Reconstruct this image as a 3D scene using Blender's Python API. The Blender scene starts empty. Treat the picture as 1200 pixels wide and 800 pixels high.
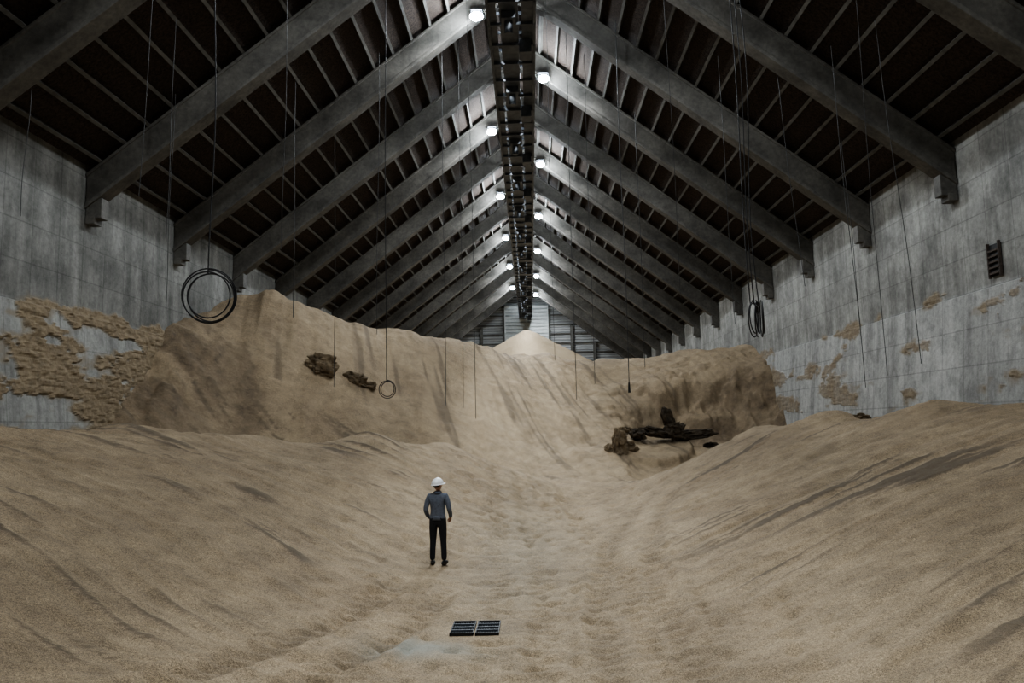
import bpy, bmesh, math, random
import numpy as np
from mathutils import Vector, Matrix
random.seed(4); rng=np.random.RandomState(7)
S=bpy.context.scene
COL=S.collection

# ------------------------------------------------------------ helpers
TAB=rng.rand(256,256)
def vn(x,y,s=0):
    x=np.asarray(x,float)+s*17.3; y=np.asarray(y,float)+s*31.7
    xi=np.floor(x).astype(int); yi=np.floor(y).astype(int)
    fx=x-xi; fy=y-yi; fx=fx*fx*fx*(fx*(fx*6-15)+10); fy=fy*fy*fy*(fy*(fy*6-15)+10)
    a=TAB[xi%256,yi%256]; b=TAB[(xi+1)%256,yi%256]; c=TAB[xi%256,(yi+1)%256]; d=TAB[(xi+1)%256,(yi+1)%256]
    return (a*(1-fx)+b*fx)*(1-fy)+(c*(1-fx)+d*fx)*fy-0.5
def fbm(x,y,o=4,s=0):
    t=0; a=1.0
    for i in range(o):
        t=t+a*vn(x*2**i,y*2**i,s+i*3); a*=0.5
    return t
def sstep(a,b,x):
    t=np.clip((x-a)/(b-a),0,1); return t*t*(3-2*t)
def obj_from(name,verts,faces,mats=(),smooth=False,parent=None):
    me=bpy.data.meshes.new(name); me.from_pydata([tuple(v) for v in verts],[],faces); me.update()
    ob=bpy.data.objects.new(name,me); COL.objects.link(ob)
    for m in mats: me.materials.append(m)
    if smooth:
        for p in me.polygons: p.use_smooth=True
    if parent: ob.parent=parent
    return ob
class MB:
    def __init__(s): s.v=[]; s.f=[]; s.m=[]
    def prism(s,c8,mi=0):
        b=len(s.v); s.v+=[tuple(c) for c in c8]
        for q in ((0,3,2,1),(4,5,6,7),(0,1,5,4),(1,2,6,5),(2,3,7,6),(3,0,4,7)):
            s.f.append([b+i for i in q]); s.m.append(mi)
    def box(s,x0,x1,y0,y1,z0,z1,mi=0):
        s.prism([(x0,y0,z0),(x1,y0,z0),(x1,y1,z0),(x0,y1,z0),(x0,y0,z1),(x1,y0,z1),(x1,y1,z1),(x0,y1,z1)],mi)
    def beam(s,p,q,w,h,mi=0,up=Vector((0,0,1))):
        p=Vector(p);q=Vector(q);d=(q-p).normalized(); r=d.cross(up)
        if r.length<1e-3: r=Vector((1,0,0))
        r.normalize(); u=r.cross(d); r*=w/2;u*=h/2
        s.prism([p-r-u,p+r-u,q+r-u,q-r-u,p-r+u,p+r+u,q+r+u,q-r+u],mi)
    def cyl(s,p,q,r,n=10,mi=0,r2=None):
        p=Vector(p);q=Vector(q);d=(q-p).normalized(); r2=r if r2 is None else r2
        a=d.orthogonal().normalized(); c=d.cross(a); b=len(s.v)
        for P,R in((p,r),(q,r2)):
            for i in range(n):
                t=2*math.pi*i/n; s.v.append(tuple(P+a*math.cos(t)*R+c*math.sin(t)*R))
        for i in range(n):
            j=(i+1)%n; s.f.append([b+i,b+j,b+n+j,b+n+i]); s.m.append(mi)
        s.f.append([b+i for i in range(n)][::-1]); s.m.append(mi)
        s.f.append([b+n+i for i in range(n)]); s.m.append(mi)
    def make(s,name,mats,parent=None,smooth=False,bevel=0):
        o=obj_from(name,s.v,s.f,mats,smooth,parent)
        for p,i in zip(o.data.polygons,s.m): p.material_index=i
        bm=bmesh.new(); bm.from_mesh(o.data); bmesh.ops.recalc_face_normals(bm,faces=bm.faces); bm.to_mesh(o.data); bm.free()
        if bevel:
            m=o.modifiers.new('b','BEVEL'); m.width=bevel; m.segments=2; m.limit_method='ANGLE'
        return o

# ------------------------------------------------------------ materials
class NT:
    def __init__(s,name,rough=0.8,metal=0):
        s.mat=bpy.data.materials.new(name); s.mat.use_nodes=True
        s.t=s.mat.node_tree; s.b=s.t.nodes['Principled BSDF']
        s.b.inputs['Roughness'].default_value=rough; s.b.inputs['Metallic'].default_value=metal
        s.co=s.t.nodes.new('ShaderNodeNewGeometry').outputs['Position']
    def n(s,t,**k):
        nd=s.t.nodes.new(t)
        for a,b in k.items(): setattr(nd,a,b)
        return nd
    def l(s,a,b): s.t.links.new(a,b)
    def mapv(s,sc,rot=(0,0,0)):
        m=s.n('ShaderNodeMapping'); m.inputs['Scale'].default_value=sc; m.inputs['Rotation'].default_value=rot
        s.l(s.co,m.inputs['Vector']); return m.outputs[0]
    def noise(s,scale=1,detail=4,rough=.55,vec=None):
        n=s.n('ShaderNodeTexNoise'); n.inputs['Scale'].default_value=scale; n.inputs['Detail'].default_value=detail
        n.inputs['Roughness'].default_value=rough; s.l(vec or s.co,n.inputs['Vector']); return n.outputs['Fac']
    def ramp(s,fac,stops):
        r=s.n('ShaderNodeValToRGB'); e=r.color_ramp.elements
        while len(e)<len(stops): e.new(.5)
        for i,(p,c) in enumerate(stops):
            e[i].position=p; e[i].color=(c[0],c[1],c[2],1) if not isinstance(c,(int,float)) else (c,c,c,1)
        s.l(fac,r.inputs[0]); return r.outputs[0]
    def mix(s,fac,a,b,mode='MIX'):
        m=s.n('ShaderNodeMix',data_type='RGBA',blend_type=mode)
        for v,i in ((fac,0),(a,6),(b,7)):
            if isinstance(v,(int,float)): m.inputs[i].default_value=v if i==0 else (v,v,v,1)
            elif isinstance(v,tuple): m.inputs[i].default_value=(*v,1)
            else: s.l(v,m.inputs[i])
        return m.outputs[2]
    def bump(s,h,st,dist):
        b=s.n('ShaderNodeBump'); b.inputs['Strength'].default_value=st; b.inputs['Distance'].default_value=dist
        s.l(h,b.inputs['Height'])
        if s.b.inputs['Normal'].links: s.l(s.b.inputs['Normal'].links[0].from_socket,b.inputs['Normal'])
        s.l(b.outputs[0],s.b.inputs['Normal'])
    def col(s,c):
        if isinstance(c,tuple): s.b.inputs['Base Color'].default_value=(*c,1)
        else: s.l(c,s.b.inputs['Base Color'])
    def attr(s,name):
        a=s.n('ShaderNodeAttribute'); a.attribute_name=name; return a.outputs['Fac']

def simple(name,c,rough=.7,metal=0,var=.15,sc=8,bump=0):
    m=NT(name,rough,metal)
    f=m.noise(sc,4)
    m.col(m.ramp(f,[(.3,tuple(x*(1-var) for x in c)),(.7,tuple(min(1,x*(1+var)) for x in c))]))
    if bump: m.bump(f,.5,bump)
    return m.mat

# grain
g=NT('grain',.85)
big=g.noise(.35,5,.6); mid=g.noise(1.7,8,.7); fine=g.noise(34,4,.8); fine2=g.noise(110,2,.7)
c=g.ramp(big,[(.3,(.35,.262,.165)),(.5,(.44,.338,.217)),(.72,(.50,.39,.255))])
c=g.mix(.6,c,g.ramp(mid,[(.36,.5),(.6,1.0)]),'MULTIPLY')
c=g.mix(.5,c,g.ramp(fine,[(.34,.2),(.5,.9),(.66,1.5)]),'MULTIPLY')
c=g.mix(.85,c,g.ramp(fine2,[(.34,.3),(.5,.95),(.66,1.55)]),'MULTIPLY')
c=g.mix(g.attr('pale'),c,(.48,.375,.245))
c=g.mix(g.attr('streak'),c,(.11,.084,.057))
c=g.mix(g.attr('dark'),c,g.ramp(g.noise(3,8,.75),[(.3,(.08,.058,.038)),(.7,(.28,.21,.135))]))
c=g.mix(g.attr('dust'),c,(.33,.335,.29))
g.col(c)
g.bump(g.noise(1.4,8,.65),.55,.13); g.bump(g.noise(8,5,.75),.8,.055); g.bump(g.noise(60,2,.7),.8,.012)
GRAIN=g.mat

def crustmat(name):
    m=NT(name,.95); f=m.noise(4,7,.7)
    m.col(m.ramp(f,[(.28,(.08,.06,.038)),(.5,(.17,.128,.08)),(.72,(.30,.23,.145))]))
    m.bump(f,.9,.12); m.bump(m.noise(30,3,.7),.6,.02); return m.mat
CRUST=crustmat('crust')
m=NT('dark_crust',.95); f=m.noise(4,7,.7); m.col(m.ramp(f,[(.3,(.02,.015,.010)),(.7,(.10,.075,.048))])); m.bump(f,.9,.12); CRUSTD=m.mat

def wallmat(name,base,low):
    m=NT(name,.9)
    n1=m.noise(.5,7,.65); strk=m.noise(1,7,.65,m.mapv((1.6,1.6,.15))); n3=m.noise(7,6,.75); n4=m.noise(1.6,7,.7)
    c=m.ramp(n1,[(.35,tuple(x*.65 for x in base)),(.65,tuple(x*1.2 for x in base))])
    sep=m.n('ShaderNodeSeparateXYZ'); m.l(m.co,sep.inputs[0])
    mr=m.n('ShaderNodeMapRange'); m.l(sep.outputs[2],mr.inputs[0])
    mr.inputs[1].default_value=6.55; mr.inputs[2].default_value=6.7; mr.inputs[3].default_value=1; mr.inputs[4].default_value=0
    c=m.mix(mr.outputs[0],c,m.ramp(n1,[(.3,tuple(x*.75 for x in low)),(.7,low)]))
    c=m.mix(.6,c,m.ramp(strk,[(.35,.35),(.58,1.0)]),'MULTIPLY')
    c=m.mix(.5,c,m.ramp(n3,[(.35,.5),(.6,1.0)]),'MULTIPLY')
    c=m.mix(.55,c,m.ramp(n4,[(.36,.5),(.52,1.0)]),'MULTIPLY')
    w=m.n('ShaderNodeCombineXYZ'); m.l(sep.outputs[1],w.inputs[0]); m.l(sep.outputs[2],w.inputs[1])
    br=m.n('ShaderNodeTexBrick'); m.l(w.outputs[0],br.inputs['Vector']); br.offset=0
    br.inputs['Scale'].default_value=1; br.inputs['Mortar Size'].default_value=.02; br.inputs['Brick Width'].default_value=1.22; br.inputs['Row Height'].default_value=1.1
    br.inputs['Color1'].default_value=(1,1,1,1); br.inputs['Color2'].default_value=(.80,.80,.80,1); br.inputs['Mortar'].default_value=(.5,.5,.5,1)
    c=m.mix(.6,c,br.outputs[0],'MULTIPLY')
    c=m.mix(m.attr('film'),c,(.25,.205,.142))
    f=m.noise(3.5,8,.75)
    cr=m.ramp(f,[(.28,(.12,.092,.060)),(.5,(.25,.195,.125)),(.72,(.36,.29,.19))])
    c=m.mix(m.attr('crust'),c,cr); m.col(c)
    m.bump(n3,.4,.03); m.bump(m.noise(2,7,.75),.5,.06); return m.mat
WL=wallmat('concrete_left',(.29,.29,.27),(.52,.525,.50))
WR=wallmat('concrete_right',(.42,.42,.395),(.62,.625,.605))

m=NT('rafter_concrete',.75); n1=m.noise(.9,6,.65); n2=m.noise(7,5,.7)
c=m.ramp(n1,[(.35,(.080,.076,.068)),(.65,(.165,.157,.139))]); c=m.mix(.6,c,m.ramp(n2,[(.35,.45),(.62,1.0)]),'MULTIPLY'); m.col(c); m.bump(n2,.3,.03); RAFT=m.mat
m=NT('roof_deck',.95); n1=m.noise(12,5,.75); n2=m.noise(.4,4)
c=m.ramp(n1,[(.35,(.022,.016,.013)),(.7,(.105,.078,.062))]); c=m.mix(.5,c,m.ramp(n2,[(.3,.5),(.7,1.0)]),'MULTIPLY'); m.col(c); m.bump(n1,.7,.06); DECK=m.mat
PURL=simple('purlin_steel',(.11,.107,.097),.7,0,.35,3)
STEEL=simple('galvanised_steel',(.09,.10,.115),.55,.3,.3,4)
DARK=simple('dark_iron',(.02,.02,.02),.6,.3,.3,20)
RUBBER=simple('cable_rubber',(.012,.012,.013),.6,0,.2,20)
WIRE=simple('cable_wire',(.04,.04,.04),.6,0,.2,20)
RUST=simple('weathered_steel',(.07,.055,.045),.9,0,.4,12,.01)
m=NT('end_cladding',.6,.1); wv=m.n('ShaderNodeTexWave'); wv.bands_direction='Z'; wv.inputs['Scale'].default_value=.9; m.l(m.co,wv.inputs['Vector'])
c=m.ramp(wv.outputs['Fac'],[(.0,(.18,.185,.185)),(.25,(.36,.37,.37)),(1,(.44,.45,.45))]); m.col(m.mix(.4,c,m.ramp(m.noise(1.2,4),[(.3,.6),(.7,1.0)]),'MULTIPLY')); m.bump(wv.outputs['Fac'],.6,.08); CLAD=m.mat
def emis(name,c,s):
    m=NT(name); m.b.inputs['Emission Color'].default_value=(*c,1); m.b.inputs['Emission Strength'].default_value=s; m.col((.8,.8,.8)); return m.mat
LENS=emis('led_lens',(.80,.90,1),450)

# ------------------------------------------------------------ dimensions
XC=-.3; XL=-13.85; XR=13.25; SL=.77; ZA=20.4
def soff(x): return ZA-SL*abs(x-XC)
def fy(k): return 23.4+6*(k-4)
Y0,Y1=-13,102
GXC,GYC=-.87,11.55   # floor grate

# ------------------------------------------------------------ grain terrain
CP=np.array([
(0,-10,0),(-1,-4,0),(0,0,0),(-1,4,0),(0,7,0),(-1,7,0),(-1,9,0),(0.6,10,0),(-.85,11,0),(-.85,12,0),(-1,14,0),(.6,13,.02),(-2,16.4,.04),(-.5,17,.02),(.8,17,.05),(0,20,.08),(1.0,23,.2),(-.6,21,.25),(1.4,25.5,.35),(2.6,28.5,.7),(3.8,31.5,.9),
# left foreground mound
(-2.4,9,.06),(-2.8,12,.15),(-3.4,8,.25),(-4,8,.45),(-6,10,1.1),(-5,14,1.1),(-3.5,16,.5),(-9,13,2.2),(-7,8,1.5),(-10,8,2.6),(-13,12,3.3),(-13,5,3.5),(-8,3,1.6),(-13.8,-10,3.5),(-4,3,.4),
(-5,19.5,1.75),(-3,20,.95),(-2.2,23,1.25),(-8,17,2.3),(-7,21,2.45),
(-12.4,17.5,3.08),(-11,20.5,3.1),(-8.2,22.7,2.85),(-5.3,24.6,2.72),(-2.9,26.2,2.4),(-.9,27.6,1.5),(.4,28.6,.95),
(-13.4,20.3,2.6),(-12.3,22.8,1.9),(-9.5,24.9,1.5),(-6.6,27.0,1.3),(-3.8,28.9,1.3),(-1.2,30.6,1.1),
# big pile
(-13.85,23.5,3.0),(-13.85,25.5,4.4),(-13.85,29,7.1),(-13.85,33,8.2),(-11.8,34.6,9.3),(-11.2,30.8,6.3),(-10.6,27.4,3.0),(-9.8,35.8,8.5),(-8.8,32.3,5.8),(-6.05,39,7.85),(-6.2,34.5,5.2),(-6.4,30.0,2.7),(-2.9,43,7.6),(-3,37.8,5.2),(-2.9,32.2,2.5),(1.05,48,7.4),(.8,41.3,4.8),(.6,34.4,1.9),(4.4,49,7.0),(3.2,43.0,4.7),(2.8,36.5,1.9),
# cavity
(5.4,35,1.8),(3.9,34.8,1.9),(6.4,37.2,2.8),(7,40.5,3.7),(7.6,43.2,5.4),(5,45.3,5.6),(9,39.4,3.2),(10.5,41.5,4.6),(10,44.5,6.3),(9.4,49,7.35),(13.2,46,7.4),(13.2,42.3,6.1),(13.2,40,4.0),(12.5,38.5,3.0),
# right foreground mound
(11.6,17.6,3.05),(13.2,17,3.3),(10.5,20,3.0),(9.8,22,2.85),(9.5,24,3.0),(8.6,27.2,2.75),(7.1,27.4,2.25),(4.6,26.2,1.25),(3.4,24.6,.7),
(12,25,1.9),(11,29.6,1.2),(10,33,1.3),(8,31.5,1.0),(6,29.8,.9),(12.8,36,1.9),
(8,16,2.2),(5,14,1.1),(2.6,12,.3),(6,10,1.5),(8,12,2.1),(3.2,8,.4),(1.8,8,.06),(2,16,.3),(5.5,20,1.6),(9,20,2.75),(2.5,20,.4),(10,8,2.8),(13,12,3.4),(13,4,3.6),(8,3,2.0),(4,3,.5),(13.2,-10,3.5),(6.5,17.5,1.75),(4,17,.85),(6.3,24,2.0),
# behind crest and the far heap
(-13,42,8),(-6,50,6.6),(0,57,6.6),(6,58,6.5),(12,55,6.7),(-12,55,6.5),(-12,68,6.6),(-.3,66,7.0),(11.5,68,6.5),(-.2,80,13.0),(-.2,77,11.6),(-4,80,11.0),(3.8,80,11.0),(-.2,88,10.5),(-8,80,8.8),(8,80,8.8),(-13,80,6.8),(13,80,6.8),(-.2,73,9.4),(-13,100,6),(0,100,7),(13,100,6)],float)
P=CP[:,:2]
def ker(r2): return np.sqrt(r2+.35**2)
D2=((P[:,None]-P[None])**2).sum(-1)
K=ker(D2)-np.eye(len(P))*0.03
A=np.block([[K,np.c_[np.ones(len(P)),P]],[np.c_[np.ones(len(P)),P].T,np.zeros((3,3))]])
W=np.linalg.solve(A,np.r_[CP[:,2],0,0,0])
def base_h(x,y):
    sh=x.shape; x=x.ravel();y=y.ravel(); o=W[-3]+W[-2]*x+W[-1]*y
    for i in range(len(P)): o=o+W[i]*ker((x-P[i,0])**2+(y-P[i,1])**2)
    return o.reshape(sh)
def gauss(x,y,cx,cy,rx,ry,rot=0):
    c,s=math.cos(rot),math.sin(rot); dx=x-cx;dy=y-cy
    return np.exp(-(((dx*c+dy*s)/rx)**2+((-dx*s+dy*c)/ry)**2))
def uv(x,y):
    w=vn(x/4,y/4,66)*.9
    a=np.where(x>0,.27,-.32)*sstep(0,2,np.abs(x)); return x*np.cos(a)+y*np.sin(a), -x*np.sin(a)+y*np.cos(a)+w
def streakf(x,y):
    u,v=uv(x,y); return fbm(u/3.8,v/.24,4,70)+.25*vn(x/2.5,y/2.5,77)
def bowl(x,y):
    n=1.1*fbm(x/1.8,y/1.8,5,33)
    dd=np.hypot((x-8.8)/1.2,(y-38.8)); back=sstep(-4.0,1.5,y-38.6)
    return sstep(4.2+n,3.2+n,dd)*back, sstep(2.6+n,1.8+n,dd)*back
def tracks(x,y):
    # curved wheel tracks swinging out to the left of the grate, and across the right
    out=[]
    for off in(0,.95):
        tx=-1.55-off-.033*np.clip(14.5-y,0,9)**2; out.append((x-tx, sstep(15,13.5,y)*sstep(5,7,y)))
    for off in(0,.95):
        tx=.9+off+.012*np.clip(y-9,0,20)**2; out.append((x-tx, sstep(6,8,y)*sstep(25,20,y)*.7))
    return out
def terrain(x,y):
    z=base_h(x,y)
    side=sstep(1.2,4.5,np.abs(x+.3))
    pile=sstep(26.5,31,y+.25*np.abs(x)); fg=1-pile
    z=z+ fbm(x/3.2,y/3.2,2,1)*(.04+.20*side)
    u,v=uv(x,y)
    z=z+ .16*(np.abs(fbm(u/9,v/1.6,3,44))-.15)*side*fg*sstep(5,8,y)
    z=z+ np.clip(streakf(x,y),-.6,.6)*.06*side*fg*sstep(5,8,y)
    z=z+ .08*np.abs(fbm(x/.9,y/3.2,3,48))*np.exp(-((np.abs(x+.3)-3.0)/1.6)**2)*fg
    for (bx,by,br,bh) in((10.4,20,1.0,.24),(9.4,24.2,.9,.24),(8.0,27.4,.8,.15),(-9.5,21.8,1.3,.12),(-5.2,24.8,1.2,.12)): z=z+bh*gauss(x,y,bx,by,br,br)
    z=z+ fbm((x+.25*y)/.7,y/7,3,9)*.20*pile*(1-sstep(55,70,y)*.8)
    z=z+ fbm(x/.6,y/.6,3,12)*(.035+.04*(1-side)+.03*pile)
    z=z+ np.clip(fbm(x/.2,y/.2,2,15),-.5,.5)*(.03+.02*(1-side))
    cx=.25+.6*np.sin(y*.12)
    for off in(-.75,.75,-1.5):
        r=np.exp(-((x-cx-off)/.2)**2)*fg; z=z-r*.06+r*.03*np.sin(y*19+np.abs(x-cx-off)*14)
    for dx,w in tracks(x,y):
        r=np.exp(-(dx/.19)**2)*w; z=z-.085*r+.035*r*np.sin(y*21+np.abs(dx)*16)+.05*w*(np.exp(-((dx-.33)/.1)**2)+np.exp(-((dx+.33)/.1)**2))
    t=fbm(x/3.0,y/4.0,4,27); z=z-.3*sstep(.12,.22,t)*pile*sstep(3,6,x)*(1-sstep(50,56,y))
    b1,b2=bowl(x,y)
    z=z-1.0*b1-.8*b2
    z=z+.3*fbm(x/.6,y/3,3,37)*gauss(x,y,9,41,4.5,4)
    z=z-.22*sstep(.05,.14,fbm(x/1.8,y/1.0,4,37))*gauss(x,y,9,41,5.5,4.5)
    z=z+.45*np.abs(fbm(x/1.0,y/1.0,4,35))*gauss(x,y,-13.3,26.5,1.8,5)
    q=sstep(.75,.42,np.maximum(np.abs(x-GXC),np.abs(y-GYC)))
    z=z*(1-q)+(-.02)*q
    return z
xs=np.linspace(XL-.1,XR+.1,440)
ys=[-12.95]
while ys[-1]<101.5:
    y=ys[-1]; ys.append(y+(.4 if y<6 else .05 if y<16 else .075 if y<26 else .10 if y<47 else .3))
ys=np.array(ys); X,Y=np.meshgrid(xs,ys); Z=terrain(X,Y)
fr=random.Random(11)
for t in range(60):
    y0=fr.uniform(7.0,24); x0=-.4+fr.gauss(0,1.6)+.05*(y0-12); an=fr.gauss(0,.35)
    for stp in range(6):
        y0+=.62; sx=x0+.09*(-1)**stp+an*stp*.5
        if abs(sx-GXC)<.65 and abs(y0-GYC)<.65: continue
        if abs(sx+2.0)<.35 and abs(y0-16.4)<.4: continue
        j0,j1=np.searchsorted(ys,[y0-.5,y0+.5]); i0,i1=np.searchsorted(xs,[sx-.4,sx+.4])
        if j1<=j0 or i1<=i0: continue
        gg=gauss(X[j0:j1,i0:i1],Y[j0:j1,i0:i1],sx,y0,.085,.16,an)
        g2=gauss(X[j0:j1,i0:i1],Y[j0:j1,i0:i1],sx,y0,.14,.22,an)
        Z[j0:j1,i0:i1]+=-.08*gg+.03*(g2-gg)
ny,nx=X.shape
V=np.stack([X.ravel(),Y.ravel(),Z.ravel()],1)
i=np.arange(nx-1)[None]+nx*np.arange(ny-1)[:,None]
F=np.stack([i,i+1,i+1+nx,i+nx],-1).reshape(-1,4)
me=bpy.data.meshes.new('grain_pile'); me.vertices.add(len(V)); me.vertices.foreach_set('co',V.ravel())
me.loops.add(F.size); me.polygons.add(len(F)); me.loops.foreach_set('vertex_index',F.ravel())
me.polygons.foreach_set('loop_start',np.arange(0,F.size,4)); me.polygons.foreach_set('use_smooth',np.ones(len(F),bool))
me.update(calc_edges=True); me.validate()
gp=bpy.data.objects.new('grain_pile',me); COL.objects.link(gp); me.materials.append(GRAIN)
def fattr(me,name,arr):
    a=me.attributes.new(name,'FLOAT','POINT'); a.data.foreach_set('value',np.clip(arr,0,1).astype(np.float32).ravel())
gy,gx=np.gradient(Z,ys,xs); slope=np.hypot(gx,gy)
nz=fbm(X/1.3,Y/1.3,4,40); b1,b2=bowl(X,Y)
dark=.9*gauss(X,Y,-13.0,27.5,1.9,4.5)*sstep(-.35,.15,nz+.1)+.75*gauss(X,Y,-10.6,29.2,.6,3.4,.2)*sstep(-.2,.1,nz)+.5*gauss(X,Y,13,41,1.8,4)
dark=dark+.45*sstep(1.0,2.0,slope)*(Y<60)*(Y>26)+.4*sstep(.05,.35,nz)*gauss(X,Y,9,40,5,4)+.1*b1+.35*b2  # bowl terms paint the hollow's shade into the grain colour, darkest inside
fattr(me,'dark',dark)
sd=sstep(1.8,4,np.abs(X+.3))
tr=0
for dx,w in tracks(X,Y): tr=tr+.35*w*np.exp(-(dx/.2)**2)*sstep(-.3,.2,nz+.1)
fattr(me,'streak',tr+.8*sstep(.24,.38,streakf(X,Y)*1.0)*sstep(-.12,.2,fbm(X/3,Y/3,3,90)+.06)*sd*(Y<30)+.6*sstep(.3,.5,fbm((X+.3*Y)/.6,Y/8,3,95))*(Y>=30)*(Y<60))
fattr(me,'dust',.9*gauss(X,Y,-1.5,10.4,.65,.35)*sstep(-.35,.1,nz)+.2*gauss(X,Y,-.3,18,1.2,6))
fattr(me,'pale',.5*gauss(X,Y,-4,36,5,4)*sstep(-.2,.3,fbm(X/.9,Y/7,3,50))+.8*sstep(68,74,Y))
def hz(x,y): return float(terrain(np.array([[x]],float),np.array([[y]],float))[0,0])

# ------------------------------------------------------------ floor, walls, ceiling
mb=MB(); mb.box(XL-.6,XR+.6,Y0-.3,Y1+.3,-1.4,-1.1); mb.make('floor',[WL])
def sidewall(name,sx,x0,mat,seed,thr,left):
    ys=[Y0]
    while ys[-1]<Y1:
        y=ys[-1]; ys.append(min(Y1,y+(.6 if y<14 else .06 if y<30 else .10 if y<47 else .8)))
    ys=np.array(ys); zs=np.r_[-1,np.arange(1.5,8,.05),np.arange(8,11.6,.3),11.5]
    Yg,Zg=np.meshgrid(ys,zs)
    inw=np.where(Zg<6.6,.10+.09*(6.6-Zg),0)
    n=fbm(Yg/2.4,Zg/.75,6,seed)+.5*fbm(Yg/6,Zg/2.5,2,seed+5)+.16*fbm(Yg/.35,Zg/.25,3,seed+6)
    if left:
        zc=np.clip(3.0+(Yg-22.5)*.62,2.5,8)
        b=.42*np.exp(-((Zg-6.45-.15*np.sin(Yg*.9))/.34)**2)*sstep(14,20,Yg)+.12*sstep(5.2,2.5,Zg)+.45*np.exp(-(np.clip(Zg-zc,0,9)/.8)**2)*sstep(21,23,Yg)
        amp=.07
    else:
        b=.26*np.exp(-((Zg-6.5)/.22)**2)*sstep(24,34,Yg)+.34*sstep(34,41,Yg)*sstep(6.8,5,Zg)+.22*np.exp(-((Zg-3.7-.05*(Yg-20))/.5)**2)
        amp=.035
    top=sstep(6.95,6.8,Zg+.2*fbm(Yg/.5,Zg/9,3,seed+9))
    m=sstep(thr,thr+.04,n+b)*top
    film=.75*sstep(thr-.2,thr+.02,n+b)*top*sstep(-.3,.2,fbm(Yg/.8,Zg/.8,4,seed+11))
    d=inw+m*(amp*.4+amp*1.6*np.abs(fbm(Yg/.7,Zg/.2,4,seed+3)))
    Xg=x0+sx*d
    ny,nx=Yg.shape
    V=np.stack([Xg.ravel(),Yg.ravel(),Zg.ravel()],1); nv=len(V)
    i=np.arange(nx-1)[None]+nx*np.arange(ny-1)[:,None]
    F=np.stack([i,i+nx,i+1+nx,i+1],-1).reshape(-1,4).tolist()
    ex=[(x0-sx*.5,Y0,-1),(x0-sx*.5,Y1,-1),(x0-sx*.5,Y1,11.5),(x0-sx*.5,Y0,11.5)]
    F+=[[nv,nv+1,nv+2,nv+3]]; F+=[[(ny-1)*nx,(ny-1)*nx+nx-1,nv+2,nv+3]]
    o=obj_from(name,V.tolist()+ex,F,[mat],False)
    me=o.data
    bm=bmesh.new(); bm.from_mesh(me); bmesh.ops.recalc_face_normals(bm,faces=bm.faces); bm.to_mesh(me); bm.free()
    z4=[0,0,0,0]; fattr(me,'crust',np.r_[(m*(1 if left else .75)).ravel(),z4]); fattr(me,'film',np.r_[film.ravel(),z4])
    return o
sidewall('wall_left',1,XL,WL,60,.21,True)
sidewall('wall_right',-1,XR,WR,80,.40,False)
def gable(name,y,t,mats):
    mb=MB(); zt=11.5; za=22.4
    b=[(XL-.5,y,-1),(XR+.5,y,-1),(XR+.5,y,zt),(XC,y,za),(XL-.5,y,zt)]
    v=b+[(p[0],y+t,p[2]) for p in b]
    mb.v=v; mb.f=[[0,1,2,3,4],[9,8,7,6,5]]+[[i,(i+1)%5,(i+1)%5+5,i+5] for i in range(5)]; mb.m=[0]*7
    return mb.make(name,mats)
gable('wall_back',Y1,.4,[CLAD]); gable('wall_front',Y0-.4,.4,[WL])
mb=MB()
for z in np.arange(7.6,21,1.25):
    hw=min(13.5,(ZA+1-z)/SL); mb.box(XC-hw,XC+hw,Y1-.25,Y1-.02,z,z+.16)
for x in(-9,-6,-3,3,6,9):
    mb.box(XC+x-.18,XC+x+.18,Y1-.5,Y1-.02,7.4,soff(XC+x)+.4)
mb.make('end_wall_framing',[PURL])
mb=MB()
mb.box(XC-2.9,XC+2.9,Y1-.62,Y1-.52,12,19)
for z in np.arange(12.1,19,.45): mb.prism([(XC-2.8,Y1-.85,z),(XC+2.8,Y1-.85,z),(XC+2.8,Y1-.6,z+.2),(XC-2.8,Y1-.6,z+.2),(XC-2.8,Y1-.85,z+.05),(XC+2.8,Y1-.85,z+.05),(XC+2.8,Y1-.6,z+.25),(XC-2.8,Y1-.6,z+.25)])
for x in(-2.9,-.05,2.8): mb.box(XC+x,XC+x+.12,Y1-.9,Y1-.5,12,19)
mb.make('window_1',[simple('louvre',(.60,.63,.63),.5,.1,.1,3)])
mb=MB(); o1=1.42
for s,xe in((-1,XL-.6),(1,XR+.6)):
    za=ZA+o1; ze=za-SL*abs(xe-XC)
    mb.prism([(XC,Y0-.4,za),(xe,Y0-.4,ze),(xe,Y1+.4,ze),(XC,Y1+.4,za),(XC,Y0-.4,za+.25),(xe,Y0-.4,ze+.25),(xe,Y1+.4,ze+.25),(XC,Y1+.4,za+.25)])
mb.make('ceiling',[DECK])
mb=MB()
for s in(-1,1):
    n=18
    for j in range(n):
        dx=.5+j*(13.2-.5)/(n-1); x=XC+s*dx; z=soff(x)+o1
        ca=1/math.hypot(1,SL)
        nrm=Vector((-s*SL*ca,0,-ca)); tn=Vector((s*ca,0,-SL*ca))
        a=Vector((x,0,z)); w=.025; h=.2
        q=[a-tn*w,a+tn*w,a+tn*w+nrm*h,a-tn*w+nrm*h]
        mb.prism([(p.x,Y0,p.z) for p in q]+[(p.x,Y1-.01,p.z) for p in q])
        q=[a-tn*.055+nrm*h,a+tn*.055+nrm*h,a+tn*.055+nrm*(h+.02),a-tn*.055+nrm*(h+.02)]
        mb.prism([(p.x,Y0,p.z) for p in q]+[(p.x,Y1-.01,p.z) for p in q])
mb.make('roof_purlins',[PURL])
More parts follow.
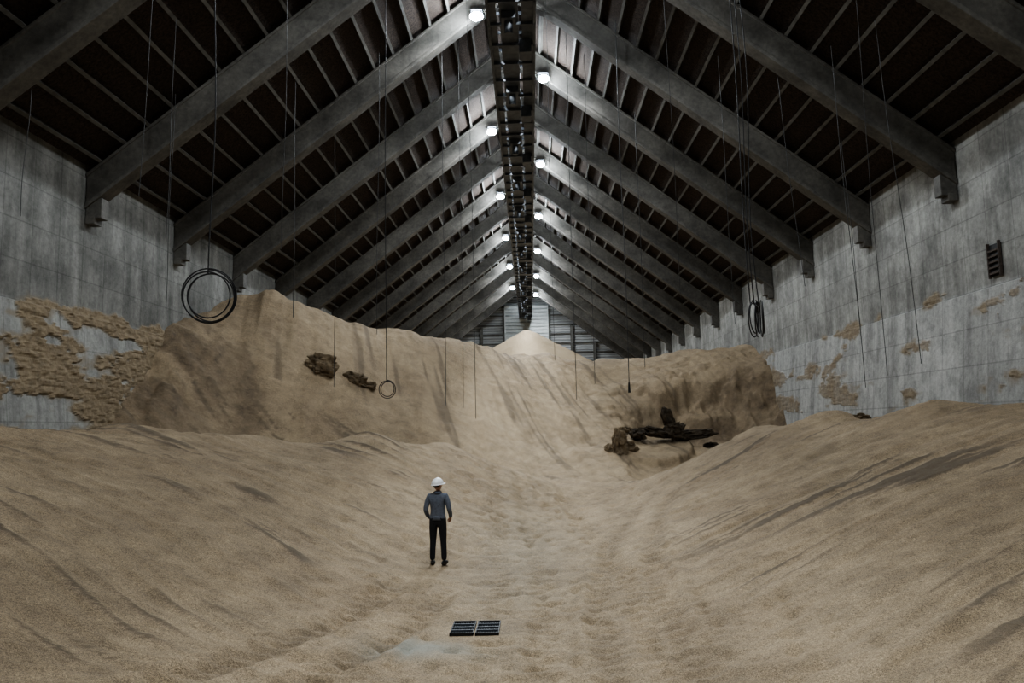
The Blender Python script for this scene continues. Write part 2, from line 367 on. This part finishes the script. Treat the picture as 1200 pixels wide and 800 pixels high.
for k in range(-1,17):
    y=fy(k); mb=MB()
    for s in(-1,1):
        xe=XL+.02 if s<0 else XR-.02
        def seg(w,z0,z1,xa=XC,xb=None):
            xb=xe if xb is None else xb
            mb.prism([(xa,y-w,soff(xa)+z0),(xb,y-w,soff(xb)+z0),(xb,y+w,soff(xb)+z0),(xa,y+w,soff(xa)+z0),
                      (xa,y-w,soff(xa)+z1),(xb,y-w,soff(xb)+z1),(xb,y+w,soff(xb)+z1),(xa,y+w,soff(xa)+z1)])
        seg(.22,.12,1.12); seg(.28,0,.16); seg(.28,1.02,1.14)
        xi=xe-s*.5
        mb.box(min(xe,xi),max(xe,xi),y-.2,y+.2,soff(xe)-.30,soff(xe)+.35)
        xi2=xe-s*.3; mb.box(min(xe,xi2),max(xe,xi2),y-.22,y+.22,soff(xe)-.48,soff(xe)-.25)
        xh=XC+s*1.5
        mb.prism([(XC,y-.2,soff(XC)-.35),(xh,y-.2,soff(xh)),(xh,y+.2,soff(xh)),(XC,y+.2,soff(XC)-.35),
                  (XC,y-.2,soff(XC)+.2),(xh,y-.2,soff(xh)+.2),(xh,y+.2,soff(xh)+.2),(XC,y+.2,soff(XC)+.2)])
    mb.make('roof_rafter',[RAFT],bevel=.02)
# ridge conveyor gallery
GX=-.36; mb=MB(); hw=.82; zb=17.2; zt=19.3
for s in(-1,1):
    for z in(zb,zb+1.0,zt): mb.box(GX+s*hw-.05,GX+s*hw+.05,Y0+.02,Y1-1,z,z+.14)
    yy=Y0+.1; i=0
    while yy<Y1-2.6:
        mb.box(GX+s*hw-.04,GX+s*hw+.04,yy-.04,yy+.04,zb,zt)
        a,b=(zb,zt) if i%2 else (zt,zb)
        mb.beam((GX+s*hw,yy,a+.05),(GX+s*hw,yy+1.5,b+.05),.06,.06)
        yy+=1.5;i+=1
yy=Y0+.1
while yy<Y1-2:
    mb.box(GX-hw,GX+hw,yy-.04,yy+.04,zb,zb+.1); mb.box(GX-hw,GX+hw,yy-.04,yy+.04,zt,zt+.1); yy+=1.5
for x0,x1 in((-.78,-.52),(.36,.78)): mb.box(GX+x0,GX+x1,Y0+.02,Y1-1,zb+.11,zb+.15)
mb.box(GX-.42,GX-.38,Y0+.02,Y1-1,zb+.16,zb+.7); mb.box(GX+.2,GX+.24,Y0+.02,Y1-1,zb+.16,zb+.7); mb.box(GX-.42,GX+.24,Y0+.02,Y1-1,zb+.12,zb+.18)
mb.box(GX-.35,GX+.12,Y0+.02,Y1-1,zb+.72,zb+.76)
for k in range(-1,17):
    for s in(-1,1): mb.box(GX+s*hw-.05,GX+s*hw+.05,fy(k)-.05,fy(k)+.05,zt,soff(GX+s*hw)+.2)
    mb.cyl((GX-.1,fy(k)+2.2,zb+.1),(GX-.1,fy(k)+2.2,zb-.6),.15,10)
    mb.box(GX-.35,GX+.15,fy(k)+1.9,fy(k)+2.5,zb-.15,zb+.1)
    mb.box(GX+.25,GX+.7,fy(k)+3.9,fy(k)+4.6,zb-.4,zb+.1)
mb.make('conveyor_gallery',[STEEL])
for k in range(-1,17):
    s=-1 if k%2 else 1
    x=-.40+s*1.38; y=fy(k)-.55; z=soff(x)-.28
    fl=bpy.data.objects.new('floodlight',None); fl.location=(x,y,z); COL.objects.link(fl)
    mb=MB(); mb.box(-.2,.2,-.02,.05,.0,.28)
    for i in range(7): mb.box(-.18+i*.057,-.165+i*.057,.05,.14,.02,.26)
    mb.box(-.23,-.20,-.03,.08,.08,.44); mb.box(.20,.23,-.03,.08,.08,.44); mb.box(-.23,.23,-.03,.3,.41,.45)
    mb.make('housing',[STEEL],fl)
    bm=bmesh.new(); bmesh.ops.create_uvsphere(bm,u_segments=16,v_segments=10,radius=.22)
    for v in bm.verts: v.co=Vector((v.co.x*1.2,v.co.y*.7,v.co.z*.8))+Vector((0,-.08,.10))
    me2=bpy.data.meshes.new('lens'); bm.to_mesh(me2); bm.free(); me2.materials.append(LENS)
    o=bpy.data.objects.new('lens',me2); COL.objects.link(o); o.parent=fl
    L=bpy.data.lights.new('led_spill','POINT'); L.energy=380; L.color=(.88,.95,1.0); L.shadow_soft_size=.2
    lo=bpy.data.objects.new('led_spill',L); COL.objects.link(lo); lo.parent=fl; lo.location=(0,-.5,-.25)
    L=bpy.data.lights.new('led','SPOT'); L.energy=1650; L.color=(.93,.97,1.0); L.shadow_soft_size=.2; L.spot_size=math.radians(160); L.spot_blend=.3
    lo=bpy.data.objects.new('led',L); COL.objects.link(lo); lo.parent=fl; lo.location=(0,-.45,-.28)

# ------------------------------------------------------------ wall vent on the right
mb=MB(); yv=21.6; x=XR
mb.box(x-.06,x+.02,yv-.24,yv+.24,6.85,7.75,0)
for z in np.arange(6.9,7.7,.16): mb.box(x-.12,x-.05,yv-.22,yv+.22,z,z+.05,1)
mb.box(x-.12,x-.04,yv-.28,yv-.24,6.8,7.8,1); mb.box(x-.12,x-.04,yv+.24,yv+.28,6.8,7.8,1)
mb.make('window_2',[DARK,RUST])

# ------------------------------------------------------------ floor grate
mb=MB(); gx,gy2=GXC,GYC; R=.35
for (a,b) in((-R,-.012),(.012,R)):
    mb.box(gx+a,gx+b,gy2-R,gy2+R,-.05,-.012,1)  # black pan, its colour stands in for the shade between the bars
    mb.box(gx+a,gx+a+.015,gy2-R,gy2+R,-.012,.02,0); mb.box(gx+b-.015,gx+b,gy2-R,gy2+R,-.012,.02,0)
    for j in range(5):
        yy=gy2-R+j*(2*R-.018)/4; mb.box(gx+a,gx+b,yy,yy+.018,-.012,.022,2 if j in(1,2,3) else 0)
    for j in range(8):
        xx=gx+a+.035+j*.037; mb.box(xx,xx+.008,gy2-R,gy2+R,-.012,.002,0)
mb.make('floor_grate',[DARK,simple('pit_black',(.004,.004,.004),.95),STEEL])

# ------------------------------------------------------------ crust lumps
def lump(x,y,z,sx,sy,sz,seed,rot=0,tilt=0,mat=None):
    from mathutils import noise
    bm=bmesh.new(); bmesh.ops.create_icosphere(bm,subdivisions=5,radius=1)
    for v in bm.verts:
        p=v.co.copy(); q=Vector((abs(p.x)**.7*math.copysign(1,p.x),abs(p.y)**.7*math.copysign(1,p.y),abs(p.z)**.7*math.copysign(1,p.z)))
        o=Vector((seed*3.1,seed*1.7,0))
        d=noise.multi_fractal(p*1.1+o,.9,2.1,5)*.22+noise.noise(p*2.4+o)*.3
        c=noise.cell(p*2.2+o)*.16
        v.co=q*(.72+d+c)
    M=Matrix.Translation((x,y,z))@Matrix.Rotation(rot,4,'Z')@Matrix.Rotation(tilt,4,'Y')@Matrix.Diagonal((sx,sy,sz,1))
    bm.transform(M); me=bpy.data.meshes.new('grain_crust_lump'); bm.to_mesh(me); bm.free(); me.materials.append(mat or CRUST)
    o=bpy.data.objects.new('grain_crust_lump',me); COL.objects.link(o); return o
for i,(x,y,sx,sy,sz,r,t,dz) in enumerate([
 (-8.7,31.9,.62,.45,.46,.4,.15,.15),(-7.5,32.6,.5,.35,.25,-.2,.3,.05),(-6.9,32.8,.3,.25,.18,0,0,.02),
 (3.9,34.3,.34,.4,.60,0,.1,.3),(4.3,34.8,.45,.35,.3,.2,.2,.05),(3.5,34.5,.25,.25,.2,.2,.2,.02),
 (4.9,38.5,.5,.4,.22,.3,.3,.1),(10.0,23.6,.22,.18,.12,0,0,.03)]):
    lump(x,y,hz(x,y)+dz,sx,sy,sz,i+1,r,t)
for i,(x,y,sx,sy,sz,r,t,dz) in enumerate([(5.9,36.6,.75,.4,.22,.1,.25,.5),(7.7,36.8,.9,.4,.22,-.1,-.12,.6),(6.75,36.5,.45,.35,.36,.1,-.1,.5),(6.5,36.7,.25,.3,.55,.1,-.3,1.05),(5.0,36.6,.35,.4,.22,.1,.2,.3),(8.7,37.2,.4,.3,.2,.1,.2,.5)]):
    lump(x,y,hz(x,y)+dz,sx,sy,sz,i+31,r,t,CRUSTD)

# ------------------------------------------------------------ hanging cables
def cable(pts_list,r,mat):
    cu=bpy.data.curves.new('hanging_cable','CURVE'); cu.dimensions='3D'; cu.bevel_depth=r; cu.bevel_resolution=1
    for pts,cyc in pts_list:
        sp=cu.splines.new('POLY'); sp.points.add(len(pts)-1)
        for p,q in zip(sp.points,pts): p.co=(*q,1)
        sp.use_cyclic_u=cyc
    cu.materials.append(mat); o=bpy.data.objects.new('hanging_cable',cu); COL.objects.link(o); return o
def drop(x,y,z,lean=0,sway=.05,zt=None):
    xt=x+lean; t=(soff(xt)+.9) if zt is None else zt; out=[]
    for i in range(25):
        a=i/24; out.append((xt+(x-xt)*a+sway*math.sin(a*5+x)*a*(1-a)*2,y+sway*math.sin(a*4+x*2)*a*(1-a)*2,t+(z-t)*a))
    return out
def coil(x,y,z,r,ax,n=3):
    out=[]
    for i in range(n*40+1):
        t=2*math.pi*i/40; rr=r*(1+.11*math.sin(t*.37+1)); u=math.sin(t)*rr; w=math.cos(t)*rr*1.08-r
        out.append((x+u*math.cos(ax)+.02*i/40,y+u*math.sin(ax)+.06*math.sin(t*.61),z+w))
    return out
cable([(drop(-7.55,17.7,6.65,.05,.15),False),(coil(-7.55,17.7,6.65,.54,.3,4),False)],.017,RUBBER)
for d in(0,.1,.22): cable([(drop(5.75+d,19.8,5.9,-.15,.1+d),False)]+([(coil(5.8+d,19.8,5.95,.40,1.0+d*1.5,2),False)]),.015,RUBBER)
cable([(drop(-4.5,24,4.4,0,.05),False),(coil(-4.5,24,4.4,.24,.2,2),False)],.014,RUBBER)
for (x,y,z,l,r) in [(-8.1,26,6.8,0,.012),(-1.85,26,3.2,-.1,.010),(-3.3,30,3.8,0,.012),(1.8,30,3.9,0,.012),(2.7,32,4.6,0,.012),(3.6,28,4.4,0,.016),(5.1,34,5.4,0,.014),
 (-8.8,16.8,8.3,.25,.009),(-9.6,19.8,8.1,.1,.010),(9.5,22,3.8,-.3,.010),(8.2,17.8,3.9,-.1,.008),(10.1,20,4.3,-.5,.009),(8.7,24,7.1,-.5,.011),(-12.2,17.8,8.2,.1,.009),(-7.7,30,4.6,0,.011),
 (-2.7,31,3.7,0,.010),(-6.9,21,8.0,.1,.009),(7.0,26,6.2,-.1,.010),(4.4,22,6.5,-.1,.009),(-5.6,28,6.4,.1,.010),(11.2,26,6.0,-.2,.010),(-10.8,22.4,6.6,.1,.009),(.9,27,5.2,0,.008)]:
    cable([(drop(x,y,max(z,hz(x,y)+.05),l,.06),False)],r,WIRE)
mb=MB(); mb.cyl((3.6,28,4.05),(3.6,28,4.42),.05,10,0,.03); mb.make('cable_weight',[DARK])

# ------------------------------------------------------------ the worker
SHIRT=simple('shirt_cloth',(.105,.118,.150),.9,0,.2,25,.004)
PANT=simple('trouser_cloth',(.010,.010,.013),.9,0,.2,25,.004)
SKIN=simple('skin',(.42,.24,.17),.6,0,.05,10)
HAIR=simple('hair',(.02,.014,.010),.8,0,.3,60)
HELM=simple('helmet_plastic',(.85,.86,.87),.35,0,.02,5)
SHOE=simple('shoe_leather',(.012,.011,.010),.6,0,.2,20)
EYEW=simple('eye_white',(.8,.8,.8),.3); EYEB=simple('eye_iris',(.03,.02,.015),.2); LIP=simple('lips',(.35,.14,.12),.5)
px,py=-2.0,16.4; pz=hz(px,py)
man=bpy.data.objects.new('worker',None); COL.objects.link(man); man.location=(px,py,pz); man.rotation_euler=(0,0,math.radians(-8))
def skin(name,verts,edges,mats,lv=2,root=0,matfn=None,parent=man):
    me=bpy.data.meshes.new(name); me.from_pydata([v[:3] for v in verts],edges,[]); me.update()
    ob=bpy.data.objects.new(name,me); COL.objects.link(ob)
    ob.modifiers.new('s','SKIN')
    sv=me.skin_vertices[0].data
    for i,v in enumerate(verts):
        r=v[3]; sv[i].radius=r if isinstance(r,tuple) else (r,r); sv[i].use_root=(i==root)
    sb=ob.modifiers.new('u','SUBSURF'); sb.levels=lv; sb.render_levels=lv
    dg=bpy.context.evaluated_depsgraph_get(); nm=bpy.data.meshes.new_from_object(ob.evaluated_get(dg))
    ob.modifiers.clear(); ob.data=nm; nm.materials.clear()
    for m_ in mats: nm.materials.append(m_)
    for p in nm.polygons:
        p.use_smooth=True
        p.material_index=matfn(p.center) if matfn else 0
    ob.parent=parent; return ob
B=[(0,0,.97,(.165,.125)),(0,.0,1.10,(.155,.115)),(0,.0,1.24,(.175,.125)),(0,-.005,1.37,(.175,.115)),(0,0,1.455,(.085,.08)),(0,.01,1.53,(.06,.06)),
 (-.175,0,1.405,.078),(-.225,-.03,1.27,.062),(-.25,-.055,1.13,.054),(-.24,.05,1.02,.047),(-.215,.13,.945,.038),
 (.175,0,1.405,.078),(.23,-.03,1.27,.062),(.262,-.05,1.14,.054),(.262,.06,1.03,.047),(.235,.15,.965,.038),
 (-.095,0,.86,.105),(-.105,.01,.68,.088),(-.11,.015,.49,.07),(-.115,-.01,.30,.064),(-.12,-.015,.09,.06),
 (.095,0,.86,.105),(.105,.01,.68,.088),(.11,.02,.49,.07),(.125,-.0,.30,.064),(.13,-.01,.09,.06)]
E=[(0,1),(1,2),(2,3),(3,4),(4,5),(3,6),(6,7),(7,8),(8,9),(9,10),(3,11),(11,12),(12,13),(13,14),(14,15),(0,16),(16,17),(17,18),(18,19),(19,20),(0,21),(21,22),(22,23),(23,24),(24,25)]
def bf(c):
    if c.z>1.495: return 2
    if c.z<.965 and abs(c.x)<.185 and c.y<.115: return 1
    if c.z<.9: return 1
    return 0
skin('body',B,E,[SHIRT,PANT,SKIN],3,0,bf)
mb=MB()
def ring(mb,cx,cy,z0,z1,rx0,ry0,rx1,ry1,n=32,mi=0,th=.008):
    b=len(mb.v)
    for (z,rx,ry) in((z0,rx0,ry0),(z1,rx1,ry1),(z1,rx1-th,ry1-th),(z0,rx0-th,ry0-th)):
        for i in range(n):
            t=2*math.pi*i/n; mb.v.append((cx+rx*math.cos(t),cy+ry*math.sin(t),z))
    for k in range(4):
        for i in range(n):
            j=(i+1)%n; k2=(k+1)%4; mb.f.append([b+k*n+i,b+k*n+j,b+k2*n+j,b+k2*n+i]); mb.m.append(mi)
ring(mb,0,.0,1.46,1.515,.085,.08,.068,.066); ring(mb,0,0,.925,1.02,.168,.125,.155,.115)
mb.make('shirt_collar_and_hem',[SHIRT],man,True)
for s in(-1,1):
    x=.12*s; bm=bmesh.new(); bmesh.ops.create_uvsphere(bm,u_segments=20,v_segments=12,radius=1)
    for v in bm.verts:
        p=v.co; y=p.y*.145; w=.048*(1+.12*math.sin((p.y+.2)*2)); hh=.055 if p.y<0 else .055-.02*p.y
        v.co=Vector((p.x*w,y+.045,max(.0,.045+p.z*hh)))
    bm.transform(Matrix.Translation((x,0,0))@Matrix.Rotation(-s*.18,4,'Z'))
    me2=bpy.data.meshes.new('shoe'); bm.to_mesh(me2); bm.free(); me2.materials.append(SHOE)
    for p in me2.polygons:p.use_smooth=True
    o=bpy.data.objects.new('shoe',me2); COL.objects.link(o); o.parent=man
for s in(-1,1):
    wx,wy,wz=(.215*s,.13,.945) if s<0 else (.235,.15,.965)
    Vh=[(wx,wy,wz,.028),(wx-.012*s,wy+.03,wz-.03,(.034,.022)),(wx-.022*s,wy+.055,wz-.06,(.038,.020))]; Eh=[(0,1),(1,2)]
    skin('palm',Vh,Eh,[SKIN],2)
    for f in range(4):
        L=(.9,1.05,1.0,.8)[f]*.03; o=-.028+f*.0187; bx=wx-.022*s+o*.6*s; by=wy+.055+o*.8; bz=wz-.055
        skin('finger_%d'%(f+1),[(bx,by,bz,.010),(bx-.008*s,by+.008,bz-L,.0095),(bx-.022*s,by+.004,bz-L*1.8,.009),(bx-.032*s,by-.008,bz-L*2.2,.008)],[(0,1),(1,2),(2,3)],[SKIN],2)
    bx,by,bz=wx-.02*s,wy+.02,wz-.02
    skin('thumb',[(bx,by,bz,.012),(bx-.03*s,by+.015,bz-.02,.011),(bx-.045*s,by+.02,bz-.045,.010),(bx-.05*s,by+.022,bz-.065,.009)],[(0,1),(1,2),(2,3)],[SKIN],2)
hd=bpy.data.objects.new('head',None); COL.objects.link(hd); hd.parent=man; hd.location=(0,.015,1.635); hd.rotation_euler=(math.radians(6),0,math.radians(-32))
def sph(name,loc,r,mat,fn=None,seg=28):
    bm=bmesh.new(); bmesh.ops.create_uvsphere(bm,u_segments=seg,v_segments=seg//2,radius=1)
    for v in bm.verts:
        p=v.co.copy()
        if fn: p=fn(p)
        v.co=Vector((p.x*r[0]+loc[0],p.y*r[1]+loc[1],p.z*r[2]+loc[2]))
    me2=bpy.data.meshes.new(name); bm.to_mesh(me2); bm.free(); me2.materials.append(mat)
    for p in me2.polygons:p.use_smooth=True
    o=bpy.data.objects.new(name,me2); COL.objects.link(o); o.parent=hd; return o
def hf(p):
    if p.z<0: p.x*=1-.28*(-p.z); p.y=p.y*(1-.12*(-p.z))+(.12*-p.z)
    n=math.exp(-((p.x/.22)**2+((p.z+.18)/.28)**2))
    if p.y>0: p.y+=.22*n-.06*math.exp(-(((abs(p.x)-.38)/.2)**2+((p.z-.02)/.16)**2))
    return p
sph('skull_and_face',(0,0,0),(.076,.096,.118),SKIN,hf,40)
for s in(-1,1):
    sph('ear',(.078*s,-.004,-.005),(.010,.02,.032),SKIN,None,14)
    sph('eye',(.030*s,.082,.004),(.013,.011,.010),EYEW,None,14); sph('iris',(.030*s,.0915,.004),(.006,.003,.006),EYEB,None,10)
    sph('eyebrow',(.030*s,.090,.024),(.018,.006,.004),HAIR,None,10)
sph('mouth',(0,.090,-.060),(.024,.008,.007),LIP,None,12)
def hairf(p):
    if p.y>.1: p.y=.1
    if p.z<-.45: p.z=-.45
    return p
sph('hair',(0,-.008,.012),(.080,.098,.112),HAIR,hairf,30)
bm=bmesh.new(); bmesh.ops.create_uvsphere(bm,u_segments=36,v_segments=20,radius=1)
bmesh.ops.delete(bm,geom=[v for v in bm.verts if v.co.z<-.02],context='VERTS')
for v in bm.verts:
    p=v.co; ridge=.05*math.exp(-(p.x/.16)**2)*max(0,p.z)
    v.co=Vector((p.x*.116,p.y*.142,(p.z*.128)*(1+ridge)+.030))
me2=bpy.data.meshes.new('hard_hat_shell'); bm.to_mesh(me2); bm.free(); me2.materials.append(HELM)
for p in me2.polygons:p.use_smooth=True
o=bpy.data.objects.new('hard_hat_shell',me2); COL.objects.link(o); o.parent=hd
mb=MB(); n=36
for (z,k,e) in((.036,1.03,0),(.022,1.14,.05),(.016,1.14,.05),(.024,1.0,0)):
    for i in range(n):
        t=2*math.pi*i/n; bill=max(0,math.sin(t))**2*e
        mb.v.append((.112*k*math.cos(t),.138*k*math.sin(t)+bill,z))
for k in range(4):
    for i in range(n):
        j=(i+1)%n;k2=(k+1)%4; mb.f.append([k*n+i,k*n+j,k2*n+j,k2*n+i]); mb.m.append(0)
mb.make('hard_hat_brim',[HELM],hd,True)

# ------------------------------------------------------------ world
w=bpy.data.worlds.new('World'); S.world=w; w.use_nodes=True
w.node_tree.nodes['Background'].inputs[0].default_value=(.5,.6,.7,1); w.node_tree.nodes['Background'].inputs[1].default_value=.02

# ------------------------------------------------------------ camera
f=900.; roll=math.radians(1.2)
vx,vy=22.,-100.
c0,s0=math.cos(roll),math.sin(roll)
qx,qy=vx*c0+vy*s0,-vx*s0+vy*c0
pitch=math.atan2(-qy,f); yaw=math.atan2(qx,f*math.cos(pitch))
fw=Vector((-math.sin(yaw)*math.cos(pitch),math.cos(yaw)*math.cos(pitch),math.sin(pitch)))
rt=fw.cross(Vector((0,0,1))).normalized(); up=rt.cross(fw)
r2=rt*c0-up*s0; u2=up*c0+rt*s0
cam=bpy.data.cameras.new('camera'); cam.sensor_width=36; cam.lens=27; cam.clip_end=300
co=bpy.data.objects.new('camera',cam); COL.objects.link(co)
M=Matrix((r2,u2,-fw)).transposed().to_4x4(); M.translation=Vector((0,0,2.89)); co.matrix_world=M
S.camera=co
S.view_settings.view_transform='AgX'
try: S.view_settings.look='AgX - Medium High Contrast'
except Exception as e: print(e)
S.view_settings.exposure=.0
